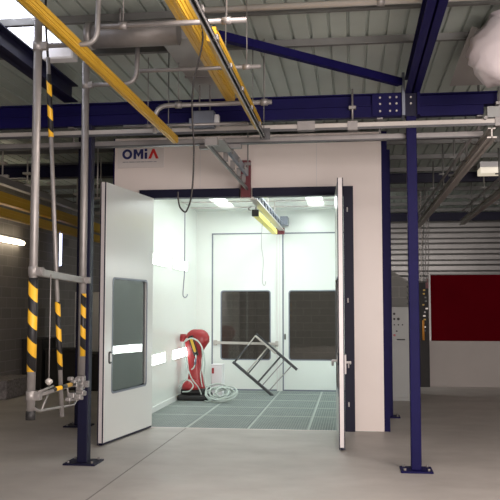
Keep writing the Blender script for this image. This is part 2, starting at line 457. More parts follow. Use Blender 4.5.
for wd in (.05, .03, .012, .085, .02, .06, .06, .03, .075, .02, .045):
    if x+wd > -2.63: break
    sm.box(x, x+wd-.008, y0, y1, 3.607, 3.619); x += wd
make('small_lettering', sm, 'signgrey', sg)

# red plate at the slot in the head of the doorway
tag(make('slot_plate', B(-1.478, -1.345, 10.45, 10.545, 3.09, 3.59), 'redbrown', bevel=.004), 'dark red steel plate over the rail slot in the doorway head', 'steel plate')

# ------------------------------------------------------------------ floor grating
gx = [PX0+.005, -2.217, -1.39, -.59, PX1-.005]; gy = [PY0+.01, 11.83, 12.83, 13.83, 14.83, PY1-.01]
cn = ['beside the left wall', 'second from the left wall', 'third from the left wall', 'beside the right wall']
rn = ['first row at the doorway', 'second row from the doorway', 'middle row', 'fourth row from the doorway', 'last row at the rear doors']
for i in range(4):
    for j in range(5):
        xa, xb, ya, yb = gx[i]+.003, gx[i+1]-.003, gy[j]+.003, gy[j+1]-.003
        g = thing('floor_grating', ((xa+xb)/2, (ya+yb)/2, -.03), 'grey steel floor grating panel, %s, %s' % (rn[j], cn[i]), 'floor grating', 'floor gratings in the booth')
        mb = MB(); x = xa+.035
        while x < xb-.02: mb.box(x-.004, x+.004, ya, yb, -.03, -.001); x += .035
        y = ya+.035
        while y < yb-.02: mb.box(xa, xb, y-.005, y+.005, -.022, -.0015); y += .035
        make('grid', mb, 'grate', g)
        mb = MB(); mb.box(xa, xa+.012, ya, yb, -.03, .001); mb.box(xb-.012, xb, ya, yb, -.03, .001); mb.box(xa, xb, ya, ya+.014, -.03, .001); mb.box(xa, xb, yb-.014, yb, -.03, .001)
        make('border', mb, 'gratelight', g)
bearers = MB()
for y in gy: bearers.box(PX0, PX1, max(PY0, y-.03), min(PY1, y+.03), -.35, -.031)
struct('trim_1', bearers, 'roofdark')
struct('trim_2', B(-2.79, -.105, PY0-.03, PY0+.006, -.02, .004), 'signwhite')

# ------------------------------------------------------------------ steel columns
def column(x, y, w, top, label, m='navy', plate=.33):
    c = thing('steel_column', (x, y, 0), label, 'column')
    make('shaft', B(x-w/2, x+w/2, y-w/2, y+w/2, .015, top), m, c, bevel=.008)
    p = make('base_plate', B(x-plate/2, x+plate/2, y-plate*.45, y+plate*.45, 0, .018), m, c, bevel=.003)
    for sx in (-1, 1):
        for sy in (-1, 1):
            bx, by = x+sx*plate*.37, y+sy*plate*.32
            make('anchor_bolt', MB().tube([(bx, by, .017), (bx, by, .04)], .014, 6), 'galv', p)
    return c
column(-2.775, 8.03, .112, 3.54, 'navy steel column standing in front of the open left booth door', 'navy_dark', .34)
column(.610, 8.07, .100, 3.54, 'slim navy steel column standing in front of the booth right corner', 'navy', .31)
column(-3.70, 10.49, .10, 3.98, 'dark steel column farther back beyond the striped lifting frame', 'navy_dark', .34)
column(.53, 11.95, .10, 3.98, 'dark navy steel column tucked behind the booth right corner', 'navy', .30)

# main cross beam with joint
bm_ = thing('steel_beam', (-1.2, 8.1, 3.55), 'navy steel beam spanning above the booth front with bolted joint', 'beam')
def ibeam(x0, x1, y, z0, z1, fw=.1):
    mb = MB(); mb.box(x0, x1, y-.006, y+.006, z0, z1); mb.box(x0, x1, y-fw/2, y+fw/2, z0, z0+.012); mb.box(x0, x1, y-fw/2, y+fw/2, z1-.012, z1); return mb
mb = ibeam(-6.4, .52, 8.1, 3.66, 3.79, .12); mb.box(-6.4, .52, 8.06, 8.14, 3.55, 3.66)
make('long_span', mb, 'navy', bm_)
mb = ibeam(.70, 1.47, 8.1, 3.645, 3.775, .12); mb.box(.70, 1.33, 8.06, 8.14, 3.545, 3.645)
make('short_span', mb, 'navy', bm_)
make('joint_post', B(.55, .67, 8.05, 8.15, 3.545, 3.80), 'navy_dark', bm_)
make('end_plate', B(.52, .55, 8.01, 8.19, 3.55, 3.99), 'steel_blue', bm_)
make('end_plate', B(.67, .70, 8.01, 8.19, 3.55, 3.80), 'navy', bm_)
bp = make('splice_plate', B(.22, .52, 8.035, 8.056, 3.555, 3.775), 'navy', bm_)
for x in (.30, .40, .465):
    for z in (3.60, 3.675, 3.74):
        make('bolt', MB().tube([(x, 8.035, z), (x, 8.022, z)], .011, 6), 'alu', bp)
for z in (3.675, 3.74): make('bolt', MB().tube([(.61, 8.05, z), (.61, 8.038, z)], .011, 6), 'alu', bp)

# rafters: I-sections along y
def rafter(x0, x1, y0, y1, z0, z1, label, m='navy'):
    w = x1-x0; xc = (x0+x1)/2; mb = MB()
    mb.box(x0, x1, y0, y1, z0, z0+.014); mb.box(x0, x1, y0, y1, z1-.014, z1); mb.box(xc-.008, xc+.008, y0, y1, z0, z1)
    return tag(make('steel_rafter', mb, m), label, 'rafter')
rafter(.55, .70, -2.9, 8.04, 3.78, 3.93, 'navy rafter meeting the bolted beam joint above the slim column')
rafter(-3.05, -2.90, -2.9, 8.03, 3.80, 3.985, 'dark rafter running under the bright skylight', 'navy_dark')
tag(make('roof_brace', MB().bar((.50, 8.0, 3.885), (-1.15, 6.68, 3.985), .07, .075), 'navy'), 'purple-blue diagonal brace under the roof sheets', 'brace')
for x0, x1, y, z0, z1, s in ((.62, XR-.05, 14.2, 3.82, 3.99, 'dark beam added for the purlin and shadow band under the far right roof above the short rail'), (.62, XR-.05, 20.2, 3.78, 3.99, 'farthest dark beam added for the purlin and shadow band against the silver cladding'), (XL+.05, -3.4, 12.6, 3.78, 3.98, 'dark cross beam under the far left roof over the yellow crane beams')):
    tag(make('dark_band_beam', ibeam(x0, x1, y, z0, z1, .14), 'navy_dark'), s, 'beam')  # right-hand pair stands in for dark bands of purlins and shadow

# ------------------------------------------------------------------ runway rails across the hall
rr = thing('runway_rail', (-1, 8.0, 3.42), 'upper pale aluminium crane rail crossing in front of the booth', 'crane rail')
make('rail_profile', B(-6.3, 1.6, 7.965, 8.03, 3.425, 3.478), 'alu', rr, bevel=.006)
make('rail_groove', B(-6.3, 1.6, 7.958, 7.966, 3.405, 3.43), 'alu_dark', rr)
for x in (-.42, .02, 1.47):
    h = MB(); h.tube([(x, 8.0, 3.47), (x, 8.0, 3.83 if x < .3 else 3.80)], .011, 8); h.box(x-.05, x+.05, 7.95, 8.035, 3.40, 3.49); h.box(x-.035, x+.035, 7.97, 8.03, 3.62, 3.65)
    if x == -.42: h = B(-.54, -.36, 7.94, 8.04, 3.41, 3.50)
    make('hanger' if x != -.42 else 'splice_clamp', h, 'galv', rr)
make('end_bracket', B(1.35, 1.50, 7.97, 8.03, 3.49, 3.60), 'cabinet', rr)
r2 = thing('runway_rail', (-1, 8.2, 3.33), 'lower grey crane rail just under the pale one', 'crane rail')
make('rail_profile', B(-6.3, 1.34, 8.17, 8.23, 3.345, 3.40), 'galv', r2, bevel=.006)
make('rail_lip', B(-6.3, 1.34, 8.165, 8.235, 3.335, 3.348), 'alu_dark', r2)
for x in (-4.4, -3.0, -1.95, .3, 1.30): make('hanger', MB().tube([(x, 8.2, 3.39), (x, 8.2, 3.56)], .009, 8).box(x-.03, x+.03, 8.1, 8.22, 3.535, 3.56), 'galv', r2)

# gray motor box on the runway rail
mbx = thing('trolley_box', (-1.5, 7.9, 3.42), 'grey motor box hung on two rods at the runway rail', 'motor box')
make('housing', B(-1.605, -1.385, 7.84, 7.95, 3.445, 3.62), 'steel_blue', mbx, bevel=.01)
make('end_cap', B(-1.385, -1.338, 7.86, 7.94, 3.47, 3.58), 'whitebox', mbx, bevel=.006)
make('side_lug', B(-1.65, -1.60, 7.87, 7.94, 3.45, 3.55), 'steel_blue', mbx, bevel=.006)
for x in (-1.55, -1.44): make('hanger_rod', MB().tube([(x, 7.92, 3.61), (x, 7.92, 4.1)], .009, 8), 'galv', mbx)

# yellow crane beams (grooved profile) hung under the runways
def crane_beam(x0, x1, z0, z1, y0, y1, label, m='yellow', hang=()):
    c = thing('crane_beam', ((x0+x1)/2, (y0+y1)/2, z0), label, 'crane beam')
    mb = MB(); mb.box(x0, x1, y0, y1, z0, z1)
    h = z1-z0; w = x1-x0
    for k in (.25, .62): mb.box(x1, x1+.006, y0, y1, z0+h*k-.008, z0+h*k+.008)
    mb.box(x0+w*.35-.006, x0+w*.35+.006, y0, y1, z0-.006, z0); mb.box(x0+w*.8-.006, x0+w*.8+.006, y0, y1, z0-.006, z0)
    make('profile', mb, m, c)
    make('end_cap', B(x0+.006, x1-.006, y1, y1+.012, z0+.006, z1-.006), 'galv', c)
    for y, zt in hang: make('hanger_rod', MB().tube([((x0+x1)/2, y, z1), ((x0+x1)/2, y, zt)], .005, 8).box(x0, x1, y-.03, y+.03, z1, z1+.015), 'roofdark', c)
    return c
crane_beam(-1.782, -1.728, 3.26, 3.328, 2.2, 7.70, 'yellow crane beam passing over the striped lifting frame', hang=((4.1, 4.10), (7.4, 4.10)))
crane_beam(-1.165, -1.085, 3.55, 3.69, 2.2, 7.28, 'thick yellow crane beam beside the dark rail and hanging cable', hang=((4.7, 4.10), (6.9, 4.10)))
crane_beam(-.935, -.872, 3.352, 3.445, 5.0, 7.6, 'thin yellow beam riding on the dark rail', hang=((5.6, 4.10), (7.2, 4.10)))
cr = thing('dark_rail', (-.86, 5, 3.29), 'dark C-shaped rail with light lip under the thin yellow beam', 'rail')
mb = MB(); mb.box(-.873, -.848, 2.2, 7.77, 3.328, 3.335); mb.box(-.852, -.848, 2.2, 7.77, 3.30, 3.335); mb.box(-.873, -.869, 2.2, 7.77, 3.30, 3.335)
make('channel', mb, 'alu_dark', cr)
make('rail_lip', B(-.882, -.873, 2.2, 7.77, 3.296, 3.312), 'alu', cr)
make('rail_lip', B(-.850, -.844, 2.2, 7.77, 3.296, 3.306), 'galv', cr)
for y in (4.4, 4.9, 5.5, 6.1, 6.7, 7.3): make('clamp', B(-.875, -.838, y-.025, y+.025, 3.318, 3.35), 'galv', cr, bevel=.004)
make('end_plate', B(-.905, -.80, 7.77, 7.785, 3.285, 3.40), 'alu_dark', cr)
for y in (3.5, 7.65): make('hanger_rod', MB().tube([(-.85, y, 3.36), (-.85, y, 4.1)], .005, 8), 'roofdark', cr)
# left yellow crane beams far back
crane_beam(-5.72, -5.60, 3.30, 3.48, 9, 18.5, 'upper yellow crane beam far back by the block wall', hang=((12, 4.10), (15.5, 4.10)))
crane_beam(-5.60, -5.46, 3.05, 3.18, 9, 17.2, 'lower yellow crane beam far back by the block wall', hang=((11, 4.1), (14, 4.1)))
lr = thing('hoist_rail', (-5.1, 13, 3.4), 'grey hoist rail with hangers above the far yellow beams', 'rail')
make('rail_profile', B(-5.16, -5.06, 9, 15.6, 3.42, 3.52), 'galv', lr)
for y in (11.0, 11.9, 12.9, 14.2): make('hanger', MB().tube([(-5.11, y, 3.5), (-5.11, y, 4.02)], .012, 8).box(-5.2, -5.02, y-.03, y+.03, 3.52, 3.56).box(-5.17, -5.05, y-.05, y+.05, 3.72, 3.75), 'alu', lr)
for i, (x, y) in enumerate(((-4.0, 12.2), (-3.72, 11.2), (-3.9, 13.0))):
    k = thing('pipe_hanger', (x, y, 3.1), ['small steel pipe hanger in the dark beyond the frame, with slanted arm', 'steel pipe hanger in the dark nearest the booth door edge', 'lowest small steel hanger in the dark beyond the frame'][i], 'hanger')
    make('rod', MB().tube([(x, y, 3.1+.1*i), (x, y, 4.02)], .01, 8), 'alu', k)
    make('crosspiece', B(x-.08, x+.08, y-.02, y+.02, 3.1+.1*i, 3.13+.1*i), 'alu', k)

# monorail through the door slot
mr = thing('monorail', (-1.35, 9, 3.18), 'grey monorail running from the runway to the doorway head', 'monorail')
make('rail', B(-1.395, -1.372, 7.52, 10.44, 3.186, 3.215), 'alu_dark', mr)
make('lower_lip', B(-1.403, -1.393, 7.52, 10.44, 3.18, 3.204), 'alu', mr)
make('box_beam', B(-1.352, -1.315, 8.3, 10.0, 3.295, 3.39), 'steel_blue', mr, bevel=.005)
for y in (8.5, 9.0, 9.5, 9.95): make('hanger_plate', B(-1.39, -1.345, y-.03, y+.03, 3.21, 3.31), 'galv', mr)
for y in (8.6, 9.1, 9.6): make('roller', MB().tube([(-1.315, y, 3.34), (-1.295, y, 3.34)], .03, 10), 'galv', mr)
make('carrier_bracket', B(-1.60, -1.15, 8.16, 8.24, 3.29, 3.33), 'galv', mr)
make('carrier_bracket', B(-1.44, -1.24, 7.55, 8.16, 3.245, 3.262), 'galv', mr)
make('carrier_bracket', B(-1.415, -1.29, 7.50, 7.56, 3.185, 3.262), 'galv', mr)
make('hanger_rod', MB().tube([(-1.32, 10.0, 3.305), (-1.32, 10.0, 4.0)], .010, 8).box(-1.36, -1.28, 9.97, 10.03, 3.44, 3.47), 'galv', mr)
mr2 = thing('monorail', (-1.4, 12.7, 3.08), 'blue-grey lattice monorail inside the booth above the yellow hoist', 'monorail')
mb = MB(); mb.box(-1.385, -1.285, 10.72, 15.1, 3.085, 3.10); mb.box(-1.345, -1.335, 10.72, 15.1, 3.10, 3.2); 
make('rail', mb, 'alu', mr2)
mb = MB(); mb.box(-1.30, -1.29, 10.72, 14.8, 3.19, 3.22); mb.box(-1.30, -1.29, 10.72, 14.8, 3.10, 3.12)
y = 10.75; k = 0
while y < 14.7:
    mb.bar((-1.295, y, 3.115 if k % 2 else 3.205), (-1.295, y+.22, 3.205 if k % 2 else 3.115), .012, .022, (1, 0, 0)); y += .22; k += 1
make('lattice', mb, 'steel_blue', mr2)
make('end_stop', B(-1.45, -1.285, 15.1, 15.2, 3.02, 3.14), 'redbrown', mr2)
mb = B(-1.36, -1.22, 15.05, 15.36, 3.20, 3.36); mb.box(-1.42, -1.36, 15.1, 15.37, 3.14, 3.24)
make('end_bracket', mb, 'steel_blue', mr2)
for y in (11.6, 12.8, 14.0): make('hanger_rod', MB().tube([(-1.36, y, 3.2), (-1.36, y, 3.519)], .01, 8), 'doorframe', mr2)
ho = thing('hoist', (-1.4, 12.4, 2.9), 'bright yellow hoist bar hanging under the lattice monorail', 'hoist')
make('body', B(-1.44, -1.35, 11.45, 14.35, 2.945, 3.03), 'yellow_bright', ho, bevel=.006)
make('end_cap', B(-1.445, -1.345, 11.38, 11.45, 2.94, 3.035), 'black', ho, bevel=.006)
make('hanger', MB().tube([(-1.40, 11.5, 3.03), (-1.40, 11.5, 3.086)], .012, 8).tube([(-1.40, 13.6, 3.03), (-1.40, 13.6, 3.086)], .012, 8).tube([(-1.46, 11.37, 3.02), (-1.50, 11.40, 3.05), (-1.47, 11.5, 3.09)], .008, 6, 4), 'galv', ho)
make('cord', MB().tube([(-1.405, 12.4, 2.945), (-1.42, 12.4, 2.6), (-1.39, 12.4, 2.35), (-1.405, 12.4, 2.05), (-1.385, 12.4, 1.96), (-1.36, 12.4, 1.97), (-1.355, 12.4, 2.02)], .0045, 6, 5), 'signgrey', ho)

# right-hand monorails
def side_rail(x, y0, y1, z, label, ys):
    c = thing('monorail', (x, (y0+y1)/2, z), label, 'monorail')
    mb = MB(); mb.box(x-.045, x+.045, y0, y1, z, z+.015); mb.box(x-.006, x+.006, y0, y1, z, z+.1); mb.box(x-.035, x+.035, y0, y1, z+.09, z+.1)
    make('rail', mb, 'alu', c)
    make('upper_tube', MB().tube([(x-.02, y0+.2, z+.25), (x-.02, y1-.3, z+.25)], .018, 8), 'galv', c)
    for y in ys: make('hanger', MB().tube([(x, y, z+.08), (x, y, 4.02)], .013, 8).box(x-.08, x+.06, y-.03, y+.03, z+.09, z+.12).box(x-.06, x+.03, y-.02, y+.02, z+.33, z+.35), 'roofdark', c)
    return c
side_rail(1.345, 7.72, 16.2, 3.228, 'long grey monorail with hangers going back beside the right column', (8.45, 9.4, 10.5, 11.8, 13.2, 14.8))
side_rail(2.22, 10.2, 16.4, 3.285, 'short grey monorail nearer the red screen', (12.2, 13.6, 15.0))

# ------------------------------------------------------------------ pipes and duct under the roof
def pipe(pts, r, label, m='galv', clamps=()):
    c = thing('air_pipe', pts[0], label, 'pipe')
    make('pipe_run', MB().pipe(pts, r, .13), m, c)
    for p in clamps: make('clamp', MB().tube([(p[0]-.03, p[1], p[2]), (p[0]+.03, p[1], p[2])], r*1.5, 8).tube([(p[0], p[1], p[2]), (p[0], p[1], 4.115)], .004, 6), 'galv', c)
    return c
pipe([(-1.70, 5.0, 3.48), (-.67, 5.0, 3.48)], .018, 'nearest straight pipe crossing over the crane beams', clamps=((-1.50, 5.0, 3.48), (-.80, 5.0, 3.48)))
pipe([(-1.66, 6.0, 3.48), (-.69, 6.0, 3.48)], .016, 'middle straight pipe crossing over the crane beams', clamps=((-.80, 6.0, 3.48),))
pipe([(-1.825, 7.15, 3.24), (-1.825, 7.15, 3.50), (-.72, 7.15, 3.50)], .022, 'pipe with rounded elbow turning down near the motor box', clamps=((-.79, 7.15, 3.50), (-1.60, 7.15, 3.50)))
pipe([(-2.25, 7.55, 3.405), (-1.0, 7.55, 3.405)], .014, 'thin straight pipe just under the blue beam by the motor box', clamps=((-2.0, 7.55, 3.405),))
pipe([(-1.3, 6.05, 3.97), (4.5, 6.05, 3.97)], .026, 'pale pipe high under the roof across the top edge', 'alu', clamps=((.24, 6.05, 3.97),))
du = thing('roof_duct', (-1.46, 8, 3.90), 'flat grey duct running back under the roof', 'duct')
make('duct_body', B(-1.63, -1.27, 6.5, 9.8, 3.905, 3.995), 'film', du, bevel=.01)
for y in (7.6, 8.8): make('duct_strap', B(-1.64, -1.26, y, y+.04, 3.90, 3.998), 'galv', du)
d2 = thing('round_duct', (-1.85, 6.3, 3.76), 'short round grey duct lying across under the roof behind the yellow beam', 'duct')
make('duct_body', MB().tube([(-2.16, 6.25, 3.872), (-1.40, 6.25, 3.872)], .105, 20), 'galv', d2)
make('duct_collar', MB().tube([(-2.18, 6.25, 3.872), (-2.13, 6.25, 3.872)], .115, 20), 'galv', d2)
make('duct_strap', MB().tube([(-1.9, 6.25, 3.97), (-1.9, 6.25, 4.1)], .01, 8), 'galv', d2)
jb = thing('white_roof_box', (-2.66, 6.86, 3.88), 'white box under the roof just beyond the skylight', 'junction box')  # box stands in for pale flashing lit by the skylight
make('box_body', B(-2.81, -2.515, 6.82, 6.95, 3.884, 3.99), 'whitebox', jb, bevel=.006)
make('box_lid', B(-2.80, -2.525, 6.81, 6.82, 3.894, 3.98), 'whitebox', jb, bevel=.004)
for x in (-2.75, -2.58): make('hanger_rod', MB().tube([(x, 6.9, 3.99), (x, 6.9, 4.1)], .008, 6), 'galv', jb)
# crumpled plastic bundle and film
rg = []
for i in range(13):
    t = i/12; zc = 3.42+.53*t
    rad = .33*math.sin(PI*(.10+.84*t))**.5
    rg.append([Vector((1.29+rad*math.cos(a)*(1+.05*math.sin(5*a+3*i)+.03*math.sin(9*a-2*i)), 6.5+rad*.85*math.sin(a), zc+.02*math.sin(4*a+i))) for a in [2*PI*k/40 for k in range(40)]])
for rad, zc in ((.16, 3.985), (.05, 4.03), (.045, 4.12)):
    rg.append([Vector((1.29+rad*math.cos(2*PI*k/40), 6.5+rad*math.sin(2*PI*k/40), zc)) for k in range(40)])
o = tag(make('plastic_bundle', MB().loft(rg), 'plasticbag'), 'big crumpled whitish plastic bundle under the roof at far right', 'plastic bundle')
fm = MB()
P = [Vector(p) for p in ((1.03, 6.75, 3.99), (1.20, 6.9, 3.99), (1.45, 7.9, 3.80), (.98, 7.9, 3.80), (1.0, 7.3, 3.90))]
fm._add(P+[p+Vector((0, .006, .004)) for p in P], [(0,1,2,3,4), (9,8,7,6,5)]+[(i, (i+1) % 5, (i+1) % 5+5, i+5) for i in range(5)])
tag(make('plastic_film', fm, 'film'), 'dull plastic film sagging from the roof beside the plastic bundle', 'plastic film')

# hanging cable
cp = [(-1.13, 5.6, 4.10), (-1.111, 5.6, 3.874), (-1.096, 5.6, 3.721), (-1.073, 5.6, 3.584), (-1.102, 5.6, 3.42), (-1.138, 5.6, 3.271), (-1.152, 5.6, 3.085), (-1.144, 5.6, 2.899), (-1.136, 5.6, 2.751), (-1.142, 5.6, 2.53), (-1.156, 5.6, 2.398), (-1.178, 5.6, 2.325), (-1.20, 5.6, 2.296), (-1.237, 5.6, 2.333), (-1.252, 5.6, 2.40), (-1.253, 5.602, 2.444)]
hc = thing('hanging_cable', (-1.1, 5.6, 1.68), 'black cable hanging from the roof and ending in a loop with hook line', 'cable')
make('cable_loop', MB().tube(cp, .0065, 8, 6), 'cable', hc)
make('hook_line', MB().tube([(-1.20, 5.6, 2.296), (-1.20, 5.6, 2.05), (-1.201, 5.6, 1.852), (-1.211, 5.6, 1.708), (-1.203, 5.6, 1.679), (-1.185, 5.6, 1.68), (-1.178, 5.6, 1.70)], .0042, 6, 5), 'steel_blue', hc)

# ------------------------------------------------------------------ striped lifting frame at the left
lf = thing('lifting_frame', (-2.1, 5.8, .88), 'hanging grey tube frame with yellow and black striped legs', 'lifting frame')
X1, Y1, X2, Y2 = -2.008, 4.8, -2.243, 6.4
p = make('front_tube', MB().tube([(X1, Y1, .935), (X1, Y1, 3.53)], .0265, 14), 'galv', lf)
make('hazard_sleeve', MB().tube([(X1, Y1, 1.20), (X1, Y1, 1.79)], .0295, 16), 'hazard', p)
make('rubber_foot', MB().tube([(X1, Y1, .90), (X1, Y1, .955)], .03, 14), 'black', p)
p = make('rear_tube', MB().tube([(X2, Y2, .93), (X2, Y2, 3.74)], .031, 14), 'galv', lf)
make('hazard_sleeve', MB().tube([(X2+.012, Y2-.012, 1.20), (X2+.012, Y2-.012, 1.72)], .024, 14), 'hazard', p)
make('cross_bar', MB().bar((X1, Y1, 1.832), (X2, Y2, 1.832), .03, .05), 'galv', lf, bevel=.004)
for x, y, z in ((X1, Y1, 1.832), (X2, Y2, 1.832), (X1, Y1, 1.05), (X2, Y2, .97), (X1, Y1, 3.295), (X2, Y2, 3.50)):
    cb2 = MB(); cb2.tube([(x, y, z-.03), (x, y, z+.03)], .033, 12); cb2.box(x+.02, x+.065, y-.02, y+.02, z-.025, z+.025); cb2.tube([(x+.05, y-.03, z), (x+.05, y+.03, z)], .012, 6)
    make('pipe_clamp', cb2, 'galv', lf)
make('lower_striped_bar', MB().tube([(X1, Y1, 1.04), (X2, Y2, .985)], .014, 10), 'galv', lf)
a, b = Vector((X1, Y1, 1.045)), Vector((X2, Y2, .99))
make('hazard_sleeve', MB().tube([a.lerp(b, .36), a.lerp(b, .84)], .017, 12), 'hazard_bar', lf)
br = MB()
br.tube([(X1, Y1, .985), (X1-.03, Y1+.2, .93), (X2+.03, Y2-.25, .83), (X2, Y2, .90)], .009, 8)
br.tube([a.lerp(b, .30), (X1-.05, Y1+.3, .925)], .007, 8); br.tube([a.lerp(b, .66), (X2+.05, Y2-.4, .84)], .007, 8)
br.tube([a.lerp(b, .05)+Vector((.02, 0, .02)), a.lerp(b, .35)+Vector((.01, 0, .03))], .008, 8)
make('wire_brace', br, 'galv', lf)
for k in range(14):
    t = .72+.28*k/14; c = a.lerp(b, t); s = random.uniform(.018, .032)
    c = c+Vector((random.uniform(-.01, .04), random.uniform(-.05, .05), random.uniform(-.14, .06)))
    hd = B(c.x-s, c.x+s, c.y-s, c.y+s, c.z-s*.7, c.z+s*.7)
    make('swivel_joint', hd, 'galv', lf, bevel=.006)
q = make('upper_pipe', MB().pipe([(X1, Y1, 3.295), (-1.612, Y1, 3.295), (-1.59, Y1, 4.10)], .0165, .09), 'galv', lf)
q = make('upper_pipe', MB().pipe([(X2, Y2, 3.50), (-1.80, Y2, 3.50), (-1.782, Y2, 3.99)], .019, .11), 'galv', lf)
sw = thing('swing_pole', (-2.13, 5.75, .80), 'thin tilted pole with yellow and black stripes inside the lifting frame', 'pole')
def sp(t): return Vector((-2.302, 5.7, 3.52)).lerp(Vector((-2.141, 5.7, .795)), t)
make('pole_tube', MB().tube([sp(.0), sp(1)], .0165, 12), 'galv', sw)
def zt(z): return (3.52-z)/(3.52-.795)
make('hazard_sleeve', MB().tube([sp(zt(3.385)), sp(zt(2.90))], .020, 12), 'hazard', sw)
make('hazard_sleeve', MB().tube([sp(zt(1.645)), sp(zt(1.14))], .020, 12), 'hazard', sw)
make('hook', MB().tube([sp(0), sp(0)+Vector((-.01, 0, .1)), (-2.33, 5.7, 3.85), (-2.33, 5.7, 4.12)], .01, 8), 'black', sw)
pc = thing('pull_cord', (-2.05, 5.2, 1.075), 'thin cord with small weight hanging from the frame cross bar', 'cord')
make('cord_line', MB().tube([(-2.05, 5.2, 1.83), (-2.05, 5.2, 1.12)], .004, 6), 'galv', pc)
make('weight', MB().tube([(-2.05, 5.2, 1.125), (-2.05, 5.2, 1.11), (-2.05, 5.2, 1.095), (-2.05, 5.2, 1.075)], [.006, .026, .026, .006], 10), 'alu', pc)

# ------------------------------------------------------------------ inside the booth: robot, hoses, box, trestle
rb = thing('painting_robot', (-2.75, 13.85, 0), 'red industrial robot with black base and pale hoses in the booth corner', 'robot')
S_ = 13.85/790.
def zy(y): return (308+1.6*790/13.85-y)*S_
def xx(x): return (x-352)*S_
rings = []
for (y, xa, xb, hd_) in ((391, 184, 205, .15), (386, 184, 205, .15), (379, 187, 202.5, .125), (370, 188, 200.5, .11), (360, 187, 200.5, .11), (353, 186, 201.5, .12), (347, 184.5, 205, .135), (342, 183.5, 208.5, .14), (337, 184.5, 208.5, .135), (333, 186.5, 206.5, .12), (330.5, 189.5, 203.5, .09), (329.5, 192, 201, .05)):
    cx, hw = (xx(xa)+xx(xb))/2, (xx(xb)-xx(xa))/2
    rings.append([Vector((cx+hw*math.copysign(abs(math.cos(q))**.75, math.cos(q)), 13.85+hd_*math.copysign(abs(math.sin(q))**.75, math.sin(q)), zy(y))) for q in [2*PI*k/28 for k in range(28)]])
make('arm_body', MB().loft(rings), 'redpaint', rb)
bs = MB(); bs.box(-3.03, -2.50, 13.55, 14.15, .0, .10); bs.box(-2.98, -2.54, 13.62, 14.10, .10, .20)
make('base', bs, 'black', rb, bevel=.03)
dome = []
for k in range(7):
    a = k/6*PI/2; dome.append([Vector((-2.80+.17*math.cos(a)*math.cos(q), 13.68+.15*math.cos(a)*math.sin(q), .19+.17*math.sin(a)+(.001 if k == 6 else 0))) for q in [2*PI*i/24 for i in range(24)]])
dome[-1] = [Vector((-2.80+.01*math.cos(2*PI*i/24), 13.68+.01*math.sin(2*PI*i/24), .36)) for i in range(24)]
make('base_dome', MB().loft(dome), 'redpaint', rb)
make('shoulder_motor', MB().tube([(-3.03, 13.85, 1.07), (-2.93, 13.85, 1.07)], .07, 16), 'redpaint', rb)
vb = MB(); T = Matrix.Translation((-2.77, 13.68, .95)) @ Matrix.Rotation(math.radians(-18), 4, 'Y'); vb.T = T
vb.box(-.04, .04, -.04, .03, -.19, .17)
for z in (-.15, -.05, .05, .13): vb.tube([(0, -.04, z), (0, -.065, z)], .024, 8)
make('valve_block', vb, 'black', rb, bevel=.006)
vl = MB(); vl.T = T; vl.box(-.012, .03, -.072, -.04, -.12, .12); make('valve_label', vl, 'yellow', rb)
hs = MB()
def rp(pts, y): return [(xx(a), y+.02*math.sin(i*1.3), zy(b)) for i, (a, b) in enumerate(pts)]
hs.tube(rp([(189, 338), (185.5, 343), (187, 356), (190, 368), (194, 378), (200, 386), (203, 393), (203, 398)], 13.60), .012, 8, 6)
hs.tube(rp([(187, 341), (193, 338), (200, 341), (205, 349), (207, 362), (206, 376), (209, 389), (216, 396)], 13.58), .013, 8, 6)
hs.tube(rp([(193, 341), (196, 349), (197.5, 358), (196, 366), (193, 369)], 13.62), .011, 8, 6)
hs.tube(rp([(183, 385), (187, 379), (193, 379), (197, 384), (193, 389), (186, 390)], 13.45), .011, 8, 6)
hs.tube(rp([(203, 346), (204, 360), (202, 374), (204, 386)], 13.64), .010, 8, 6)
make('hose', hs, 'hose', rb)
bc = MB(); bc.tube(rp([(197.5, 358), (196.5, 364)], 13.60), .018, 8); make('hose_coupling', bc, 'steel_blue', rb)

ch = MB(); pts = [(-2.50, 13.36, .03), (-2.44, 13.30, .02)]
for k in range(190):
    a = k*.27; q = k/190; tilt = .55+.35*math.sin(k*.05); rr_ = .17+.045*math.sin(k*.13)
    cx = -2.30+.16*q+.03*math.sin(k*.11); u = math.cos(a)*rr_; v_ = math.sin(a)*rr_
    pts.append((cx+u*1.15, 13.42+v_*math.cos(tilt)+.05*math.sin(k*.09), max(.014, .15+v_*math.sin(tilt)*.95+.03*math.sin(k*.21))))
ch.tube(pts, .011, 7)
tag(make('hose_coil', ch, 'hose'), 'tangled coil of pale hose lying on the grating by the robot', 'hose')
wb = thing('plastic_box', (-2.44, 14.2, 0), 'white upright box standing behind the hose coil', 'box')
make('box_body', B(-2.54, -2.34, 14.20, 14.45, 0.001, .56), 'whitebox', wb, bevel=.012)
make('box_lid', B(-2.545, -2.335, 14.195, 14.455, .56, .585), 'whitebox', wb, bevel=.008)
make('red_label', B(-2.53, -2.49, 14.194, 14.20, .42, .52), 'redpaint', wb)

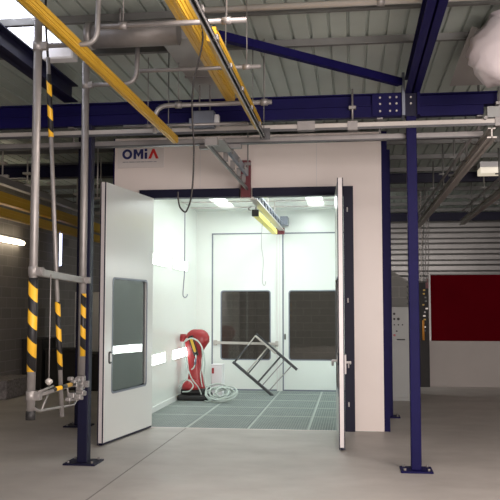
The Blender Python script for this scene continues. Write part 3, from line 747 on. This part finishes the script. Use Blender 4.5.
# trestle frame leaning on the rear door
tf = thing('metal_trestle', (-1.45, 14.6, 0), 'dark metal trestle frame tipped on one corner before the rear doors', 'trestle')
YA, YBk = 14.95, 15.26
def tp(x, y, d): 
    s = d/790.; return Vector(((x-352)*s, d, 1.6-(y-308)*s))
A0, A1 = tp(256, 334, 15.30), tp(297, 369, 15.05)
B0, B1 = tp(233, 362, 14.95), tp(273, 395.2, 14.55)
def shift(p, d): return p + d
mb = MB(); mb.bar(A0, A1, .04, .045); mb.bar(B0, B1, .04, .045)
make('side_rail', mb, 'alu_dark', tf)
off = Vector((-.05, -.10, .035))
mb = MB(); mb.bar(A0+Vector((.0, -.10, -.03)), A0.lerp(A1, .5)+Vector((0, -.10, -.03)), .03, .03); mb.bar(B0+Vector((0, .12, -.035)), B0.lerp(B1, .92)+Vector((0, .12, -.035)), .03, .03)
make('inner_rail', mb, 'alu', tf)
for t, m_, r_ in ((.02, 'alu_dark', .015), (.33, 'alu', .013), (.37, 'alu_dark', .013), (.62, 'alu_dark', .018), (.72, 'galv', .010), (.88, 'galv', .010)):
    make('rung', MB().tube([A0.lerp(A1, t), B0.lerp(B1, t)], r_, 8), m_, tf)
make('rung', MB().tube([A0+Vector((.0, -.10, -.03)), B0+Vector((0, .12, -.035))], .013, 8), 'alu', tf)

# ------------------------------------------------------------------ things at the right, behind the column
cc = thing('control_cabinet', (.83, 14.1, 0), 'grey control cabinet with small buttons between the two right columns', 'cabinet')
make('body', B(.60, .99, 14.0, 14.35, 0, 1.62), 'cabinet', cc, bevel=.008)
make('door', B(.62, .97, 13.985, 14.0, .06, .98), 'cabinet', cc, bevel=.004)
make('panel', B(.62, .97, 13.985, 14.0, 1.03, 1.59), 'cabinet', cc, bevel=.004)
for (x, z, m_, r_) in ((.72, 1.50, 'black', .022), (.72, 1.41, 'black', .02), (.79, 1.41, 'black', .024), (.72, 1.31, 'dark', .012), (.79, 1.31, 'dark', .012), (.86, 1.31, 'dark', .012), (.76, 1.20, 'dark', .014), (.72, 1.13, 'redpaint', .022)):
    make('button', MB().tube([(x, 13.985, z), (x, 13.965, z)], r_, 10), m_, cc)
make('handle', B(.76, .90, 13.965, 13.985, 1.045, 1.065), 'black', cc)
sh = MB(); sh.prism([(.60, 0), (1.02, 0), (1.02, 2.12), (.60, 2.42)], 15.2, 15.3)
struct('wall_stub', sh, 'blocky', origin=(0, 0, 0))
ep = thing('electrical_panel', (1.49, 16.5, .93), 'narrow dark electrical panel with coloured fittings at the edge of the red screen', 'electrical panel')
make('back_board', B(1.36, 1.55, 16.50, 16.58, 0, 2.12), 'dark', ep, bevel=.004)
for k in range(13):
    z = 1.05+k*.075; x = 1.42+.07*random.random()
    make('fitting', B(x, x+.03+.02*random.random(), 16.47, 16.50, z, z+.03), random.choice(['galv', 'yellow', 'alu', 'dark', 'roofdark']), ep)
make('orange_conduit', MB().tube([(1.43, 16.46, .95), (1.43, 16.46, 1.35)], .022, 8), 'orange', ep)
make('red_tag', B(1.49, 1.55, 16.47, 16.50, 2.0, 2.2), 'redbrown', ep)
vp = thing('cable_riser', (1.45, 16.45, 2.12), 'bundle of pale vertical cables rising above the dark electrical panel', 'cable bundle')
for k in range(5):
    x = 1.37+.045*k; pts = [(x, 16.45, 2.12)] + [(x+random.uniform(-.02, .02), 16.45, 2.12+.22*i) for i in range(1, 6)] + [(x, 16.45, 4.02)]
    make('cable', MB().tube(pts, .011, 7, 4), ['galv', 'offwhite', 'roofdark', 'galv', 'film'][k], vp)

# ------------------------------------------------------------------ left background
lp = thing('wall_lamp', (-6.46, 13.6, 2.86), 'lit horizontal tube lamp on the left block wall', 'lamp')
make('housing', B(-6.5, -6.46, 12.0, 14.85, 2.84, 2.95), 'whitebox', lp)
make('tube', MB().tube([(-6.42, 12.05, 2.87), (-6.42, 14.8, 2.87)], .045, 12), 'lampwarm', lp)
l2 = thing('wall_lamp', (-6.46, 16.9, 2.55), 'slim vertical bluish tube lamp on the left block wall', 'lamp')
make('housing', B(-6.5, -6.46, 16.85, 16.95, 2.52, 3.28), 'whitebox', l2)
make('tube', MB().tube([(-6.44, 16.9, 2.55), (-6.44, 16.9, 3.26)], .02, 10), 'lampblue', l2)
sb = thing('concrete_bin', (-6.15, 14.0, 0), 'low speckled grey bin at the foot of the left block wall', 'bin')
make('bin_body', B(-6.49, -6.02, 13.3, 14.5, 0, .31), 'speckle', sb, bevel=.02)
make('bin_rim', B(-6.495, -6.0, 13.28, 14.52, .31, .335), 'speckle', sb, bevel=.01)
gc = thing('storage_cabinet', (-5.35, 15.9, 0), 'tall pale grey cabinet half hidden behind the columns at left', 'cabinet')
make('body', B(-5.66, -5.06, 15.7, 16.2, 0, 1.93), 'whitebox', gc, bevel=.006)
make('door', B(-5.64, -5.37, 15.68, 15.70, .05, 1.90), 'whitebox', gc, bevel=.004); make('door', B(-5.35, -5.08, 15.68, 15.70, .05, 1.90), 'whitebox', gc, bevel=.004)
for (x0, x1, y0, y1, h, s) in ((-6.0, -5.3, 15.0, 15.6, .80, 'wide low black crate stacked before the pale cabinet'), (-5.25, -4.75, 14.9, 15.6, .72, 'small black crate beside the lifting frame background'), (-6.45, -6.05, 14.95, 15.7, 1.0, 'tall black crate against the left block wall')):
    c = thing('crate', ((x0+x1)/2, (y0+y1)/2, 0), s, 'crate')
    make('crate_body', B(x0, x1, y0, y1, 0, h-.05), 'dark', c, bevel=.01); make('crate_lid', B(x0-.01, x1+.01, y0-.01, y1+.01, h-.05, h), 'dark', c, bevel=.008)
rl = thing('ceiling_lamp', (2.28, 13.4, 3.8), 'dim boxy lamp under the far right roof', 'lamp')
make('housing', B(2.10, 2.46, 13.2, 13.5, 3.90, 3.995), 'whitebox', rl)
make('diffuser', B(2.10, 2.46, 13.18, 13.5, 3.80, 3.90), 'lampdim', rl, bevel=.01)

# ------------------------------------------------------------------ lights
def area(name, loc, sx, sy, power, col, rot=(0, 0, 0)):
    l = bpy.data.lights.new(name, 'AREA'); l.shape = 'RECTANGLE'; l.size = sx; l.size_y = sy; l.energy = power; l.color = col
    o = bpy.data.objects.new(name, l); COL.objects.link(o); o.location = loc; o.rotation_euler = rot; return o
WARM = (1., .87, .80)
for x, y, p in ((-1.4, 1.2, 60), (1.2, 1.2, 60), (.0, 4.6, 55), (2.6, 5.2, 80)):  # the last one is added out of view to brighten the left door
    area('hall_and_fill_lamp', (x, y, 3.92), 1.4, .16, p, WARM)
area('front_fill', (3.0, YF+.08, 1.75), 4.6, 1.8, 640, (1., .90, .86), (math.radians(90), 0, 0))  # fill added behind the camera to brighten the booth front; no gate is built
area('far_lamp', (3.2, 13.0, 3.9), 1.2, .16, 4, (1., .9, .75))
area('rear_fill', (-1.5, 16.2, 3.2), 1.6, .2, 75, (.97, .97, .92), (math.radians(55), 0, 0))  # added unseen behind the booth to brighten the view through the rear windows
for x in (-1.95, -.85): area('booth_lamp', (x, 13.0, 3.47), .3, 3.6, 27, (.93, 1., .97))

w = bpy.data.worlds.new('World'); S.world = w; w.use_nodes = True
w.node_tree.nodes['Background'].inputs[0].default_value = (.5, .55, .65, 1); w.node_tree.nodes['Background'].inputs[1].default_value = .005

# ------------------------------------------------------------------ camera
cd = bpy.data.cameras.new('Camera'); cd.sensor_width = 36; cd.lens = 790/500*36; cd.clip_end = 200
co = bpy.data.objects.new('Camera', cd); COL.objects.link(co)
co.location = (0, 0, 1.6); co.rotation_euler = (math.radians(94.2), 0, math.radians(7.36))
S.camera = co
v = S.view_settings; v.view_transform = 'Standard'; v.look = 'None'; v.gamma = 1; v.use_curve_mapping = False; v.exposure = .28
